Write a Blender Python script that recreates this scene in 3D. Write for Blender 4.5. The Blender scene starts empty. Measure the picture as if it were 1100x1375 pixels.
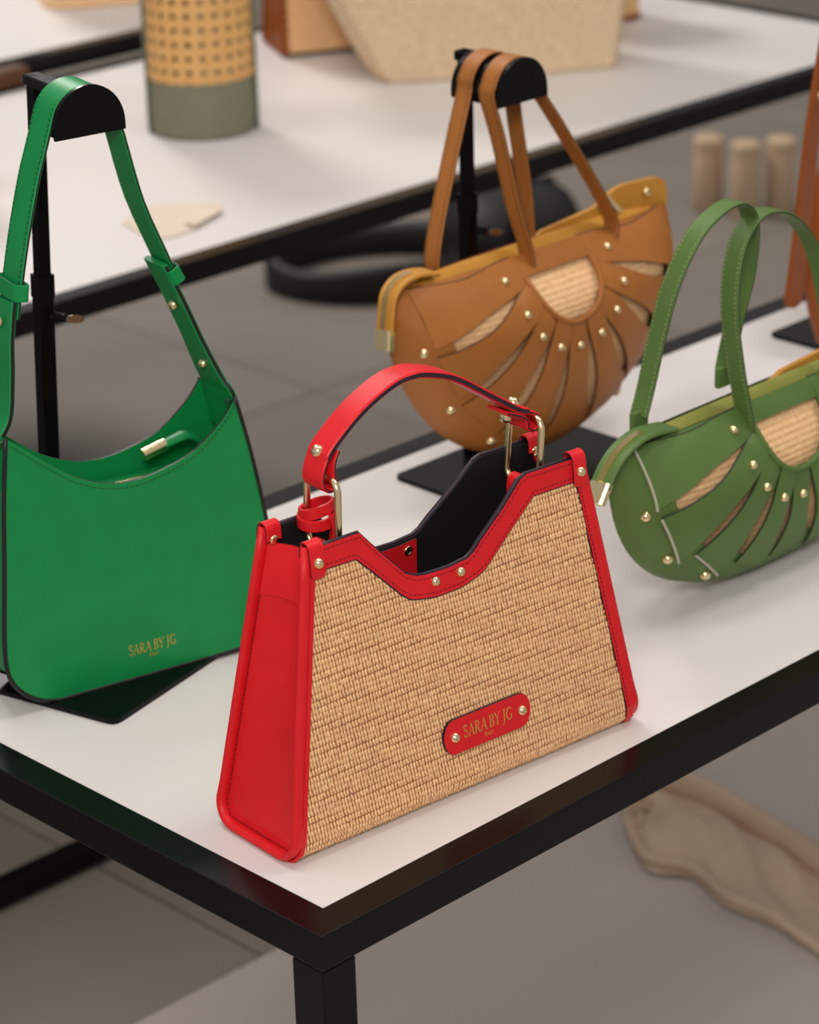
import bpy, bmesh, math, random
import numpy as np
from mathutils import Vector, Matrix, Quaternion
random.seed(7)
PI = math.pi
sc = bpy.context.scene
col = sc.collection

# ------------------------------------------------------------------ camera
TH = 0.655                                   # height of the table tops above the floor
_P, _Y, _R, FPX = math.radians(22.69), math.radians(45.86), math.radians(1.65), 3743.0
_f = np.array([math.cos(_Y)*math.cos(_P), math.sin(_Y)*math.cos(_P), -math.sin(_P)])
_rt = np.array([math.sin(_Y), -math.cos(_Y), 0.0]); _dn = np.cross(_f, _rt)
CR = math.cos(_R)*_rt + math.sin(_R)*_dn
CD = -math.sin(_R)*_rt + math.cos(_R)*_dn
def pxdir(x, y): return CR*((x-550)/FPX) + CD*((y-687.5)/FPX) + _f
CAM = -pxdir(431.3, 1259)*1.682 + np.array([0, 0, TH])
def onz(x, y, z=0.0):                        # pixel -> point at height z above the table top
    d = pxdir(x, y); return Vector(CAM + d*((z+TH-CAM[2])/d[2]))
def onp(x, y, p0, n):                        # pixel -> point on a plane
    d = pxdir(x, y); n = np.array(n, float); return Vector(CAM + d*(np.dot(np.array(p0, float)-CAM, n)/np.dot(d, n)))
def ony(x, y, Y): return onp(x, y, (0, Y, 0), (0, 1, 0))

cd = bpy.data.cameras.new('camera'); cam = bpy.data.objects.new('camera', cd); col.objects.link(cam)
m = Matrix.Identity(4)
for i in range(3):
    m[i][0] = CR[i]; m[i][1] = -CD[i]; m[i][2] = -_f[i]; m[i][3] = CAM[i]
cam.matrix_world = m
cd.sensor_fit = 'HORIZONTAL'; cd.sensor_width = 24.0; cd.lens = FPX/1100*24.0
cd.clip_start = 0.05; cd.clip_end = 100
cd.dof.use_dof = True; cd.dof.focus_distance = 1.80; cd.dof.aperture_fstop = 7.0
sc.camera = cam

# ------------------------------------------------------------------ world, lights, exposure
w = bpy.data.worlds.new('world'); sc.world = w; w.use_nodes = True
w.node_tree.nodes['Background'].inputs[0].default_value = (1.0, 0.96, 0.93, 1)
w.node_tree.nodes['Background'].inputs[1].default_value = 0.40
def area(loc, size, power, target, colr=(1, .955, .92)):
    l = bpy.data.lights.new('spot_or_fill', 'AREA'); l.energy = power; l.size = size; l.color = colr; l.shape = 'DISK'
    o = bpy.data.objects.new('spot_or_fill', l); col.objects.link(o); o.location = loc
    o.rotation_euler = (Vector(target)-Vector(loc)).to_track_quat('-Z', 'Y').to_euler()
area((0.10, 0.45, 2.75), 0.50, 9, (0.25, 0.25, TH))
area((1.15, -0.25, 2.75), 0.55, 10, (0.60, 0.25, TH))
area((-1.7, -1.7, 2.65), 0.90, 50, (0.2, 0.2, TH))  # added fill lamp behind the camera, brightens the faces turned towards it
area((0.60, 1.75, 2.75), 0.55, 7, (1.05, 1.40, TH))
area((2.0, 3.7, 2.75), 0.8, 56, (2.5, 2.7, 0))
sc.view_settings.view_transform = 'Standard'; sc.view_settings.look = 'None'
sc.view_settings.exposure = 0.0; sc.view_settings.gamma = 1.0; sc.view_settings.use_curve_mapping = False

# ------------------------------------------------------------------ materials
def lin(c):
    return tuple((v/255/12.92 if v/255 <= .04045 else ((v/255+.055)/1.055)**2.4) for v in c)
def mat(name, rgb, rough=.5, metal=0.0, spec=.5, bump=0.0, bscale=300.0, var=0.0, vscale=20.0, coat=0.0, sub=0.0):
    mt = bpy.data.materials.new(name); mt.use_nodes = True
    nt = mt.node_tree; b = nt.nodes['Principled BSDF']
    c = lin(rgb)
    b.inputs['Base Color'].default_value = (*c, 1); b.inputs['Roughness'].default_value = rough
    b.inputs['Metallic'].default_value = metal; b.inputs['Specular IOR Level'].default_value = spec
    b.inputs['Coat Weight'].default_value = coat
    if bump or var:
        tc = nt.nodes.new('ShaderNodeTexCoord')
    if bump:
        n = nt.nodes.new('ShaderNodeTexNoise'); n.inputs['Scale'].default_value = bscale; n.inputs['Detail'].default_value = 3
        nt.links.new(tc.outputs['Object'], n.inputs['Vector'])
        bp = nt.nodes.new('ShaderNodeBump'); bp.inputs['Strength'].default_value = bump; bp.inputs['Distance'].default_value = .001
        nt.links.new(n.outputs['Fac'], bp.inputs['Height']); nt.links.new(bp.outputs[0], b.inputs['Normal'])
    if var:
        n2 = nt.nodes.new('ShaderNodeTexNoise'); n2.inputs['Scale'].default_value = vscale; n2.inputs['Detail'].default_value = 3
        nt.links.new(tc.outputs['Object'], n2.inputs['Vector'])
        r = nt.nodes.new('ShaderNodeValToRGB')
        r.color_ramp.elements[0].position = .3; r.color_ramp.elements[1].position = .7
        r.color_ramp.elements[0].color = (*[max(0, v*(1-var)) for v in c], 1)
        r.color_ramp.elements[1].color = (*[min(1, v*(1+var)) for v in c], 1)
        nt.links.new(n2.outputs['Fac'], r.inputs['Fac']); nt.links.new(r.outputs['Color'], b.inputs['Base Color'])
    return mt
def leather(name, rgb, rough=.42, var=.06): return mat(name, rgb, rough, spec=.28, bump=.12, bscale=900, var=var, vscale=35)
M = {}
M['laminate'] = mat('white_laminate', (224, 218, 215), .42, spec=.3, var=.015, vscale=3)
M['black_metal'] = mat('black_powder_coated_metal', (14, 11, 12), .26, spec=.16)
M['black_stand'] = mat('black_stand_metal', (10, 8, 10), .28, spec=.14)
M['gold'] = mat('polished_gold_metal', (246, 224, 176), .24, metal=1.0)
M['steel'] = mat('dull_steel', (150, 140, 128), .3, metal=1.0)
M['red'] = leather('red_leather', (222, 30, 38))
M['red_dark'] = mat('dark_red_thread', (128, 10, 22), .6)
M['edge_purple'] = mat('dark_edge_paint', (38, 18, 34), .45)
M['raffia'] = mat('natural_raffia', (255, 200, 147), .62, bump=.3, bscale=1500, var=.16, vscale=260)
M['raffia_back'] = mat('raffia_ground', (160, 102, 60), .8, var=.1, vscale=120)  # ground colour darkened so the gaps between stitches read as shaded pits
M['lining'] = mat('black_lining', (16, 13, 17), .7, bump=.1, bscale=900)
M['green'] = leather('emerald_leather', (16, 138, 72))
M['green_thread'] = mat('deep_green_thread', (12, 74, 40), .6)
M['edge_black'] = mat('black_edge_paint', (14, 16, 16), .5)
M['tan'] = leather('tan_leather', (164, 102, 46), .5)
M['tan_edge'] = mat('tan_edge', (84, 48, 20), .6)
M['mustard'] = mat('mustard_fabric', (190, 132, 40), .7, bump=.2, bscale=700)
M['forest'] = leather('olive_green_leather', (88, 116, 58), .46)
M['forest_edge'] = mat('dark_green_edge', (44, 56, 34), .6)
M['pale_edge'] = mat('pale_raw_edge', (190, 186, 168), .8)
M['olive_thread'] = mat('pale_olive_thread', (146, 164, 104), .7)
M['green_zip'] = mat('olive_zip_tape', (140, 140, 62), .75, bump=.2, bscale=700)
M['cognac'] = leather('cognac_leather', (142, 70, 18), .5)
M['sage'] = mat('grey_sage_canvas', (122, 120, 100), .7, bump=.2, bscale=700, var=.05, vscale=60)
M['sage_edge'] = leather('sage_leather', (86, 98, 82))
M['cane'] = mat('cane_webbing', (222, 172, 104), .5, var=.1, vscale=120)
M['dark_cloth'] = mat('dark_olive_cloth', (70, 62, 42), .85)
M['lit_rear_grey'] = mat('lit_rear_grey', (150, 134, 122), .85)
M['cream'] = mat('cream_straw', (228, 204, 168), .75, var=.1, vscale=140)
M['cream_back'] = mat('cream_ground', (190, 164, 128), .85)
M['card'] = mat('beige_card', (222, 206, 186), .8, var=.05, vscale=40)
M['gold_print'] = mat('gold_foil', (222, 178, 92), .38, metal=.6)
M['cotton'] = mat('unbleached_cotton', (198, 172, 148), .9, bump=.3, bscale=500, var=.06, vscale=30)
M['nylon'] = mat('black_nylon', (18, 17, 19), .6, bump=.2, bscale=300)
M['kraft'] = mat('kraft_tube', (196, 170, 138), .8)

def floor_mat(name, rgb, rough, var):
    mt = mat(name, rgb, rough, bump=.05, bscale=40)
    nt = mt.node_tree; b = nt.nodes['Principled BSDF']; c = lin(rgb)
    tc = nt.nodes.new('ShaderNodeTexCoord')
    n = nt.nodes.new('ShaderNodeTexNoise'); n.inputs['Scale'].default_value = 2.2; n.inputs['Detail'].default_value = 7
    nt.links.new(tc.outputs['Object'], n.inputs['Vector'])
    r = nt.nodes.new('ShaderNodeValToRGB'); r.color_ramp.elements[0].position = .3; r.color_ramp.elements[1].position = .7
    r.color_ramp.elements[0].color = (*[v*(1-var) for v in c], 1); r.color_ramp.elements[1].color = (*[v*(1+var) for v in c], 1)
    nt.links.new(n.outputs['Fac'], r.inputs['Fac']); nt.links.new(r.outputs['Color'], b.inputs['Base Color'])
    return mt
M['tile'] = floor_mat('grey_stone_tile', (134, 125, 116), .45, .12)
M['grout'] = mat('grout', (104, 96, 90), .9)
M['aisle'] = floor_mat('pale_resin', (190, 178, 170), .4, .05)

# ------------------------------------------------------------------ mesh helpers
class MB:
    def __init__(s): s.v = []; s.f = []; s.m = []
    def add(s, vs, fs, mi=0):
        o = len(s.v); s.v += [tuple(p) for p in vs]
        for f in fs: s.f.append(tuple(i+o for i in f)); s.m.append(mi)
        return s
    def box(s, lo, hi, mi=0, bev=0.0):
        if bev <= 0:
            x0, y0, z0 = lo; x1, y1, z1 = hi
            vs = [(x0,y0,z0),(x1,y0,z0),(x1,y1,z0),(x0,y1,z0),(x0,y0,z1),(x1,y0,z1),(x1,y1,z1),(x0,y1,z1)]
            return s.add(vs, [(0,3,2,1),(4,5,6,7),(0,1,5,4),(1,2,6,5),(2,3,7,6),(3,0,4,7)], mi)
        bm = bmesh.new(); bmesh.ops.create_cube(bm, size=1)
        c = [(a+b)/2 for a, b in zip(lo, hi)]; d = [b-a for a, b in zip(lo, hi)]
        for v in bm.verts: v.co = Vector([c[i]+v.co[i]*d[i] for i in range(3)])
        bmesh.ops.bevel(bm, geom=bm.edges[:], offset=bev, segments=2, affect='EDGES', profile=.5)
        bm.verts.index_update()
        s.add([v.co[:] for v in bm.verts], [[v.index for v in f.verts] for f in bm.faces], mi); bm.free(); return s
    def poly(s, pts, mp, th, mi=0, me=None):
        # flat outline pts (2D) through mp(x, y, offset) with thickness th
        n = len(pts); me = mi if me is None else me
        vs = [mp(x, y, th) for x, y in pts]+[mp(x, y, 0) for x, y in pts]
        o = len(s.v); s.v += [tuple(p) for p in vs]
        s.f.append(tuple(o+i for i in range(n))); s.m.append(mi)
        s.f.append(tuple(o+n+i for i in reversed(range(n)))); s.m.append(mi)
        for i in range(n):
            j = (i+1) % n; s.f.append((o+i, o+n+i, o+n+j, o+j)); s.m.append(me)
        return s
    def strip(s, A, B, mp, th, mi=0, me=None):
        # band between two 2D polylines of equal length
        n = len(A); me = mi if me is None else me; o = len(s.v)
        for h in (th, 0.0):
            for P in (A, B):
                s.v += [tuple(mp(x, y, h)) for x, y in P]
        a, b, c, d = o, o+n, o+2*n, o+3*n
        for i in range(n-1):
            s.f.append((a+i, b+i, b+i+1, a+i+1)); s.m.append(mi)
            s.f.append((c+i, c+i+1, d+i+1, d+i)); s.m.append(mi)
            s.f.append((a+i, a+i+1, c+i+1, c+i)); s.m.append(me)
            s.f.append((b+i, d+i, d+i+1, b+i+1)); s.m.append(me)
        for i in (0, n-1): s.f.append((a+i, c+i, d+i, b+i)); s.m.append(me)
        return s
    def sweep(s, path, prof, wdirs, closed=False, mi=0, pm=None, cap=True):
        # prof: closed list of (w, t); w along the width direction, t along the normal
        path = [Vector(p) for p in path]; n = len(path); k = len(prof); o = len(s.v)
        for i, p in enumerate(path):
            if closed: t = path[(i+1) % n]-path[i-1]
            else: t = path[min(i+1, n-1)]-path[max(i-1, 0)]
            t.normalize()
            wd = Vector(wdirs[i] if isinstance(wdirs, list) else wdirs)
            wd = (wd-t*wd.dot(t)).normalized(); nn = t.cross(wd)
            pr = prof[i] if isinstance(prof[0], list) else prof
            for a, b in pr: s.v.append(tuple(p+wd*a+nn*b))
        k = len(prof[0]) if isinstance(prof[0], list) else k
        for i in range(n if closed else n-1):
            j = (i+1) % n
            for q in range(k):
                r = (q+1) % k
                s.f.append((o+i*k+q, o+i*k+r, o+j*k+r, o+j*k+q)); s.m.append(pm[q] if pm else mi)
        if cap and not closed:
            s.f.append(tuple(o+q for q in reversed(range(k)))); s.m.append(pm[-1] if pm else mi)
            s.f.append(tuple(o+(n-1)*k+q for q in range(k))); s.m.append(pm[-1] if pm else mi)
        return s
    def grid(s, fn, nu, nv, mi=0):
        o = len(s.v)
        for i in range(nu+1):
            for j in range(nv+1): s.v.append(tuple(fn(i/nu, j/nv)))
        for i in range(nu):
            for j in range(nv):
                a = o+i*(nv+1)+j; s.f.append((a, a+nv+1, a+nv+2, a+1)); s.m.append(mi)
        return s
    def lathe(s, prof, seg=16, mi=0, axis=None, org=(0, 0, 0)):
        q = Vector((0, 0, 1)).rotation_difference(Vector(axis)) if axis else Quaternion()
        org = Vector(org); o = len(s.v); k = len(prof)
        for i in range(seg):
            a = 2*PI*i/seg
            for r, z in prof: s.v.append(tuple(org+q @ Vector((r*math.cos(a), r*math.sin(a), z))))
        for i in range(seg):
            j = (i+1) % seg
            for q2 in range(k-1):
                s.f.append((o+i*k+q2, o+j*k+q2, o+j*k+q2+1, o+i*k+q2+1)); s.m.append(mi)
        return s
    def bump(s, mp, cx, cy, L, W, rot, h, base=0.0, mi=0):
        # one raised straw stitch on a mapped surface
        c, sn = math.cos(rot), math.sin(rot); o = len(s.v)
        for a, ha in ((-.5, .0), (-.27, .85), (.27, .85), (.5, .0)):
            for b, hb in ((-.5, .1), (0, 1), (.5, .1)):
                x = b*W*(1 if abs(a) < .4 else .6); y = a*L
                s.v.append(tuple(mp(cx+x*c-y*sn, cy+x*sn+y*c, base+h*ha*hb)))
        for i in range(3):
            for j in range(2):
                a = o+i*3+j; s.f.append((a, a+1, a+4, a+3)); s.m.append(mi)
        return s
    def mesh(s, name, mats, smooth=False, ang=None, fix=True):
        me = bpy.data.meshes.new(name); me.from_pydata(s.v, [], s.f); me.update()
        for mm in (mats if isinstance(mats, (list, tuple)) else [mats]): me.materials.append(M[mm] if isinstance(mm, str) else mm)
        me.polygons.foreach_set('material_index', s.m)
        if fix:
            bm = bmesh.new(); bm.from_mesh(me); bmesh.ops.recalc_face_normals(bm, faces=bm.faces[:]); bm.to_mesh(me); bm.free()
        if smooth or ang:
            me.polygons.foreach_set('use_smooth', [True]*len(me.polygons))
        if ang:
            me.set_sharp_from_angle(angle=math.radians(ang))
        return me
    def build(s, name, mats, parent=None, smooth=False, ang=None, fix=True):
        return link(name, s.mesh(name, mats, smooth, ang, fix), parent)
def link(name, me, parent=None):
    o = bpy.data.objects.new(name, me); col.objects.link(o)
    if parent: o.parent = parent
    return o
def tag(o, label, cat, group=None):
    o['label'] = label; o['category'] = cat
    if group: o['group'] = group
    return o
def thing(name, label, cat, loc=(0, 0, 0), rz=0.0, group=None):
    o = bpy.data.objects.new(name, None); col.objects.link(o); o.location = loc; o.rotation_euler = (0, 0, rz)
    o.empty_display_size = .05
    return tag(o, label, cat, group)
def spline(pts, n=10, closed=False):
    P = [Vector(p) for p in pts]; out = []; N = len(P)
    for i in range(N if closed else N-1):
        if closed: p0, p1, p2, p3 = P[i-1], P[i], P[(i+1) % N], P[(i+2) % N]
        else: p0, p1, p2, p3 = P[max(i-1, 0)], P[i], P[i+1], P[min(i+2, N-1)]
        for k in range(n):
            t = k/n
            out.append(.5*((2*p1)+(p2-p0)*t+(2*p0-5*p1+4*p2-p3)*t*t+(3*p1-p0-3*p2+p3)*t**3))
    if not closed: out.append(P[-1])
    return out
def rect(wd, th, r=None):                     # rounded strap profile; face order: top.., edge..
    h, t = wd/2, th/2
    return [(-h, -t), (h, -t), (h, t), (-h, t)]
def circ(r, n=10, ry=None):
    return [(r*math.cos(2*PI*i/n), (ry or r)*math.sin(2*PI*i/n)) for i in range(n)]
def rrect(wd, th, c):                          # flat with softened edges
    h, t = wd/2, th/2
    return [(-h+c, -t), (h-c, -t), (h, -t+c), (h, t-c), (h-c, t), (-h+c, t), (-h, t-c), (-h, -t+c)]
RR_PM = [0, 0, 1, 0, 0, 0, 1, 0]
_rv = {}
def rivet(parent, loc, nrm, r=.0032, name='rivet', m_='gold'):
    key = (r, m_)
    if key not in _rv:
        b = MB(); b.lathe([(r*1.02, -.0006), (r*1.02, .0002), (r*.95, r*.36), (r*.76, r*.68), (r*.42, r*.92), (0, r)], 16)
        _rv[key] = b.mesh('rivet', m_, smooth=True)
    o = link(name, _rv[key], parent); o.location = loc
    o.rotation_euler = Vector((0, 0, 1)).rotation_difference(Vector(nrm).normalized()).to_euler()
    return o
def dashes(mb, pts, L=.0022, gap=.0014, wd=.0005, up=(0, 0, 1), h=.0004):
    # stitching: short dashes following a polyline of 3D points, lying on a surface with normal up
    pts = [Vector(p) for p in pts]; up = Vector(up)
    acc = 0.0; start = None
    for a, b in zip(pts, pts[1:]):
        seg = (b-a).length
        if seg < 1e-6: continue
        d = (b-a)/seg; s_ = d.cross(up).normalized()*wd/2; x = -acc
        while x < seg:
            x0 = max(x, 0); x1 = min(x+L, seg)
            if x1-x0 > .0004:
                p, q = a+d*x0, a+d*x1; u = up*h
                mb.add([p-s_, p+s_, q+s_, q-s_, p-s_+u, p+s_+u, q+s_+u, q-s_+u], [(4,5,6,7),(0,1,5,4),(1,2,6,5),(2,3,7,6),(3,0,4,7)])
            x += L+gap
        acc = (seg-(x-L-gap)) % (L+gap)
    return mb

# serif capitals as strokes in a unit-high box --------------------------------
def glyph(ch):
    st = []                                    # ('l', x0,y0,x1,y1,w) or ('a', cx,cy,rx,ry,a0,a1,w0,w1)
    th, tn, sf = .105, .038, .035
    def ser(x, y, w=.22): st.append(('l', x-w/2, y, x+w/2, y, sf))
    if ch == 'A':
        st += [('l', .36, .98, .08, .02, tn), ('l', .36, .98, .66, .02, th), ('l', .17, .34, .56, .34, tn)]; ser(.08, .017, .2); ser(.66, .017, .24); return st, .76
    if ch == 'S':
        st += [('a', .27, .745, .19, .235, 20, 270, tn, th), ('a', .27, .27, .21, .25, 90, -160, th, tn), ('l', .45, .95, .45, .76, tn), ('l', .06, .05, .06, .26, tn)]; return st, .54
    if ch in 'RB':
        st += [('l', .12, 0, .12, 1, th)]; ser(.1, .98); ser(.1, .017)
        if ch == 'R':
            st += [('a', .24, .74, .25, .235, 95, -95, tn, th), ('l', .28, .5, .62, .02, th), ('l', .1, .98, .25, .98, tn), ('l', .1, .5, .3, .5, tn)]; ser(.64, .017, .18); return st, .70
        st += [('a', .24, .75, .23, .225, 95, -95, tn, th), ('a', .24, .265, .29, .25, 95, -95, tn, th), ('l', .1, .98, .25, .98, tn), ('l', .1, .52, .27, .52, tn), ('l', .1, .017, .27, .017, tn)]; return st, .60
    if ch == 'Y':
        st += [('l', .06, .98, .34, .47, th), ('l', .62, .98, .34, .47, tn), ('l', .34, .5, .34, .02, th)]; ser(.06, .98); ser(.62, .98, .2); ser(.34, .017, .26); return st, .68
    if ch == 'J':
        st += [('l', .22, .98, .22, .05, th), ('a', .08, .06, .14, .24, 0, -110, th, tn)]; ser(.22, .98, .26); return st, .40
    if ch == 'G':
        st += [('a', .42, .5, .34, .485, 48, 320, tn, th), ('l', .66, .06, .66, .42, th), ('l', .66, .95, .66, .74, tn)]; ser(.66, .42, .24); return st, .82
    if ch == 'I':
        st += [('l', .12, 0, .12, 1, th)]; ser(.12, .98); ser(.12, .017); return st, .26
    if ch == 'T':
        st += [('l', .3, 0, .3, 1, th), ('l', .03, .98, .57, .98, tn), ('l', .03, .98, .03, .8, tn), ('l', .57, .98, .57, .8, tn)]; ser(.3, .017); return st, .62
    if ch == 'L':
        st += [('l', .12, 0, .12, 1, th), ('l', .1, .017, .5, .017, tn), ('l', .5, 0, .5, .2, tn)]; ser(.12, .98); return st, .54
    return st, .22
def lettering(mb, text, x0, y0, hgt, mp, width=None, h=.00025, space=.05, bold=1.0):
    # each stroke is a thin raised strip mapped through mp(x, y, offset)
    tot = sum(glyph(c)[1]+space for c in text)-space
    sx = (width/tot) if width else hgt
    x = 0.0
    for c in text:
        st, adv = glyph(c)
        for k in st:
            if k[0] == 'l': P = [(k[1], k[2]), (k[3], k[4])]; Wd = [k[5], k[5]]
            else:
                _, cx, cy, rx, ry, a0, a1, w0, w1 = k; n = 12; P = []; Wd = []
                for i in range(n+1):
                    a = math.radians(a0+(a1-a0)*i/n); P.append((cx+rx*math.cos(a), cy+ry*math.sin(a))); Wd.append(w0+(w1-w0)*math.sin(PI*min(1, i/n)))
            A, B = [], []
            for i, p in enumerate(P):
                q0, q1 = P[max(i-1, 0)], P[min(i+1, len(P)-1)]
                dx, dy = q1[0]-q0[0], q1[1]-q0[1]; L = math.hypot(dx, dy) or 1
                wv = Wd[i]*bold/2; A.append((x0+(x+p[0]-dy/L*wv)*sx, y0+(p[1]+dx/L*wv)*hgt)); B.append((x0+(x+p[0]+dy/L*wv)*sx, y0+(p[1]-dx/L*wv)*hgt))
            mb.strip(A, B, mp, h)
        x += adv+space
    return mb

# ------------------------------------------------------------------ floor
TS = .60
fl = MB().box((-3, -3, -.05), (9, 9, -.004)).build('floor', 'grout'); fl['kind'] = 'structure'
tile = MB().box((-TS/2+.0015, -TS/2+.0015, -.004), (TS/2-.0015, TS/2-.0015, 0), bev=.0008).mesh('tile', 'tile')
FB = onz(280, 1321, -TH).y                     # the edge between grey tiles and the pale aisle
JX = onz(215, 1209, -TH).x
for i in range(-2, 11):
    for j in range(0, 10):
        o = link('tile', tile, fl); o.location = (JX+(i+.5)*TS, FB+(j+.5)*TS, 0)
ai = MB().box((-3, -3, -.004), (9, FB-.002, .001)).build('floor_aisle', 'aisle'); ai['kind'] = 'structure'

M['plaster'] = mat('charcoal_plaster', (58, 54, 52), .8, bump=.1, bscale=60)
for nm, lo, hi in (('wall_back', (-3, 9, -.05), (9, 9.1, 3.1)), ('wall_right', (9, -3, -.05), (9.1, 9, 3.1))):
    o = MB().box(lo, hi).build(nm, 'plaster'); o['kind'] = 'structure'

# ------------------------------------------------------------------ tables
TB = .025
def table(label, x0, x1, y0, y1, zt, rails=(), inset=0.0):
    t = thing('display_table', label, 'table', (x0, y0, 0)); X, Y = x1-x0, y1-y0
    MB().box((TB*.6, TB*.6, zt-.016), (X-TB*.6, Y-TB*.6, zt-.0012)).build('underboard', 'black_metal', t)
    MB().box((TB, TB, zt-.012), (X-TB, Y-TB, zt-.0004), bev=.0003).build('tabletop', 'laminate', t)
    for q in (((0, 0), (X, 0), (X-TB, TB), (TB, TB)), ((X, 0), (X, Y), (X-TB, Y-TB), (X-TB, TB)),
              ((X, Y), (0, Y), (TB, Y-TB), (X-TB, Y-TB)), ((0, Y), (0, 0), (TB, TB), (TB, Y-TB))):
        r_ = MB().poly(list(q), lambda x, y, o: Vector((x, y, zt-TB+o)), TB).build('frame_rail', 'black_metal', t)   # mitred at the corners
        bm = bmesh.new(); bm.from_mesh(r_.data); ax = (Vector(q[1])-Vector(q[0])).normalized()
        es = [e for e in bm.edges if abs((e.verts[0].co-e.verts[1].co).normalized().dot(Vector((ax.x, ax.y, 0)))) > .99]
        bmesh.ops.bevel(bm, geom=es, offset=.0011, segments=2, affect='EDGES', profile=.5); bm.to_mesh(r_.data); bm.free()
    for lx in (.0004, X-TB*1.12-.0004-inset):
        for ly in (.0004, Y-TB*1.12-.0004):
            MB().box((lx, ly, 0), (lx+TB*1.12, ly+TB*1.12, zt-TB-.0006), bev=.0014).build('leg', 'black_metal', t)
    for lo, hi in rails:
        MB().box(lo, hi, bev=.0011).build('floor_rail', 'black_metal', t)
    return t
T1D = ony(352.7, 668.2, .55) and onz(700, 533).y
table('white-topped black metal display table carrying the red raffia bag and green bag', 0, 1.75, 0, T1D, TH)
T2Y = onz(62, 397.8).y-TB; T2B = onz(95, 104).y; T2R = onz(1000, 13.5).x+TB
RZ = .63-.63+.006
table('white-topped black metal table holding the cane bucket bag and cream basket', T2R-1.85, T2R, T2Y, T2B+TB, TH,
      rails=[((TB*1.2, .001, RZ), (1.85-TB*1.2, TB, RZ+TB))])
table('slightly taller white display table behind the cane bucket bag table', -.25, 1.62, T2B+TB+.012, T2B+TB+.75, TH+.027, inset=.75)

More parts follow.
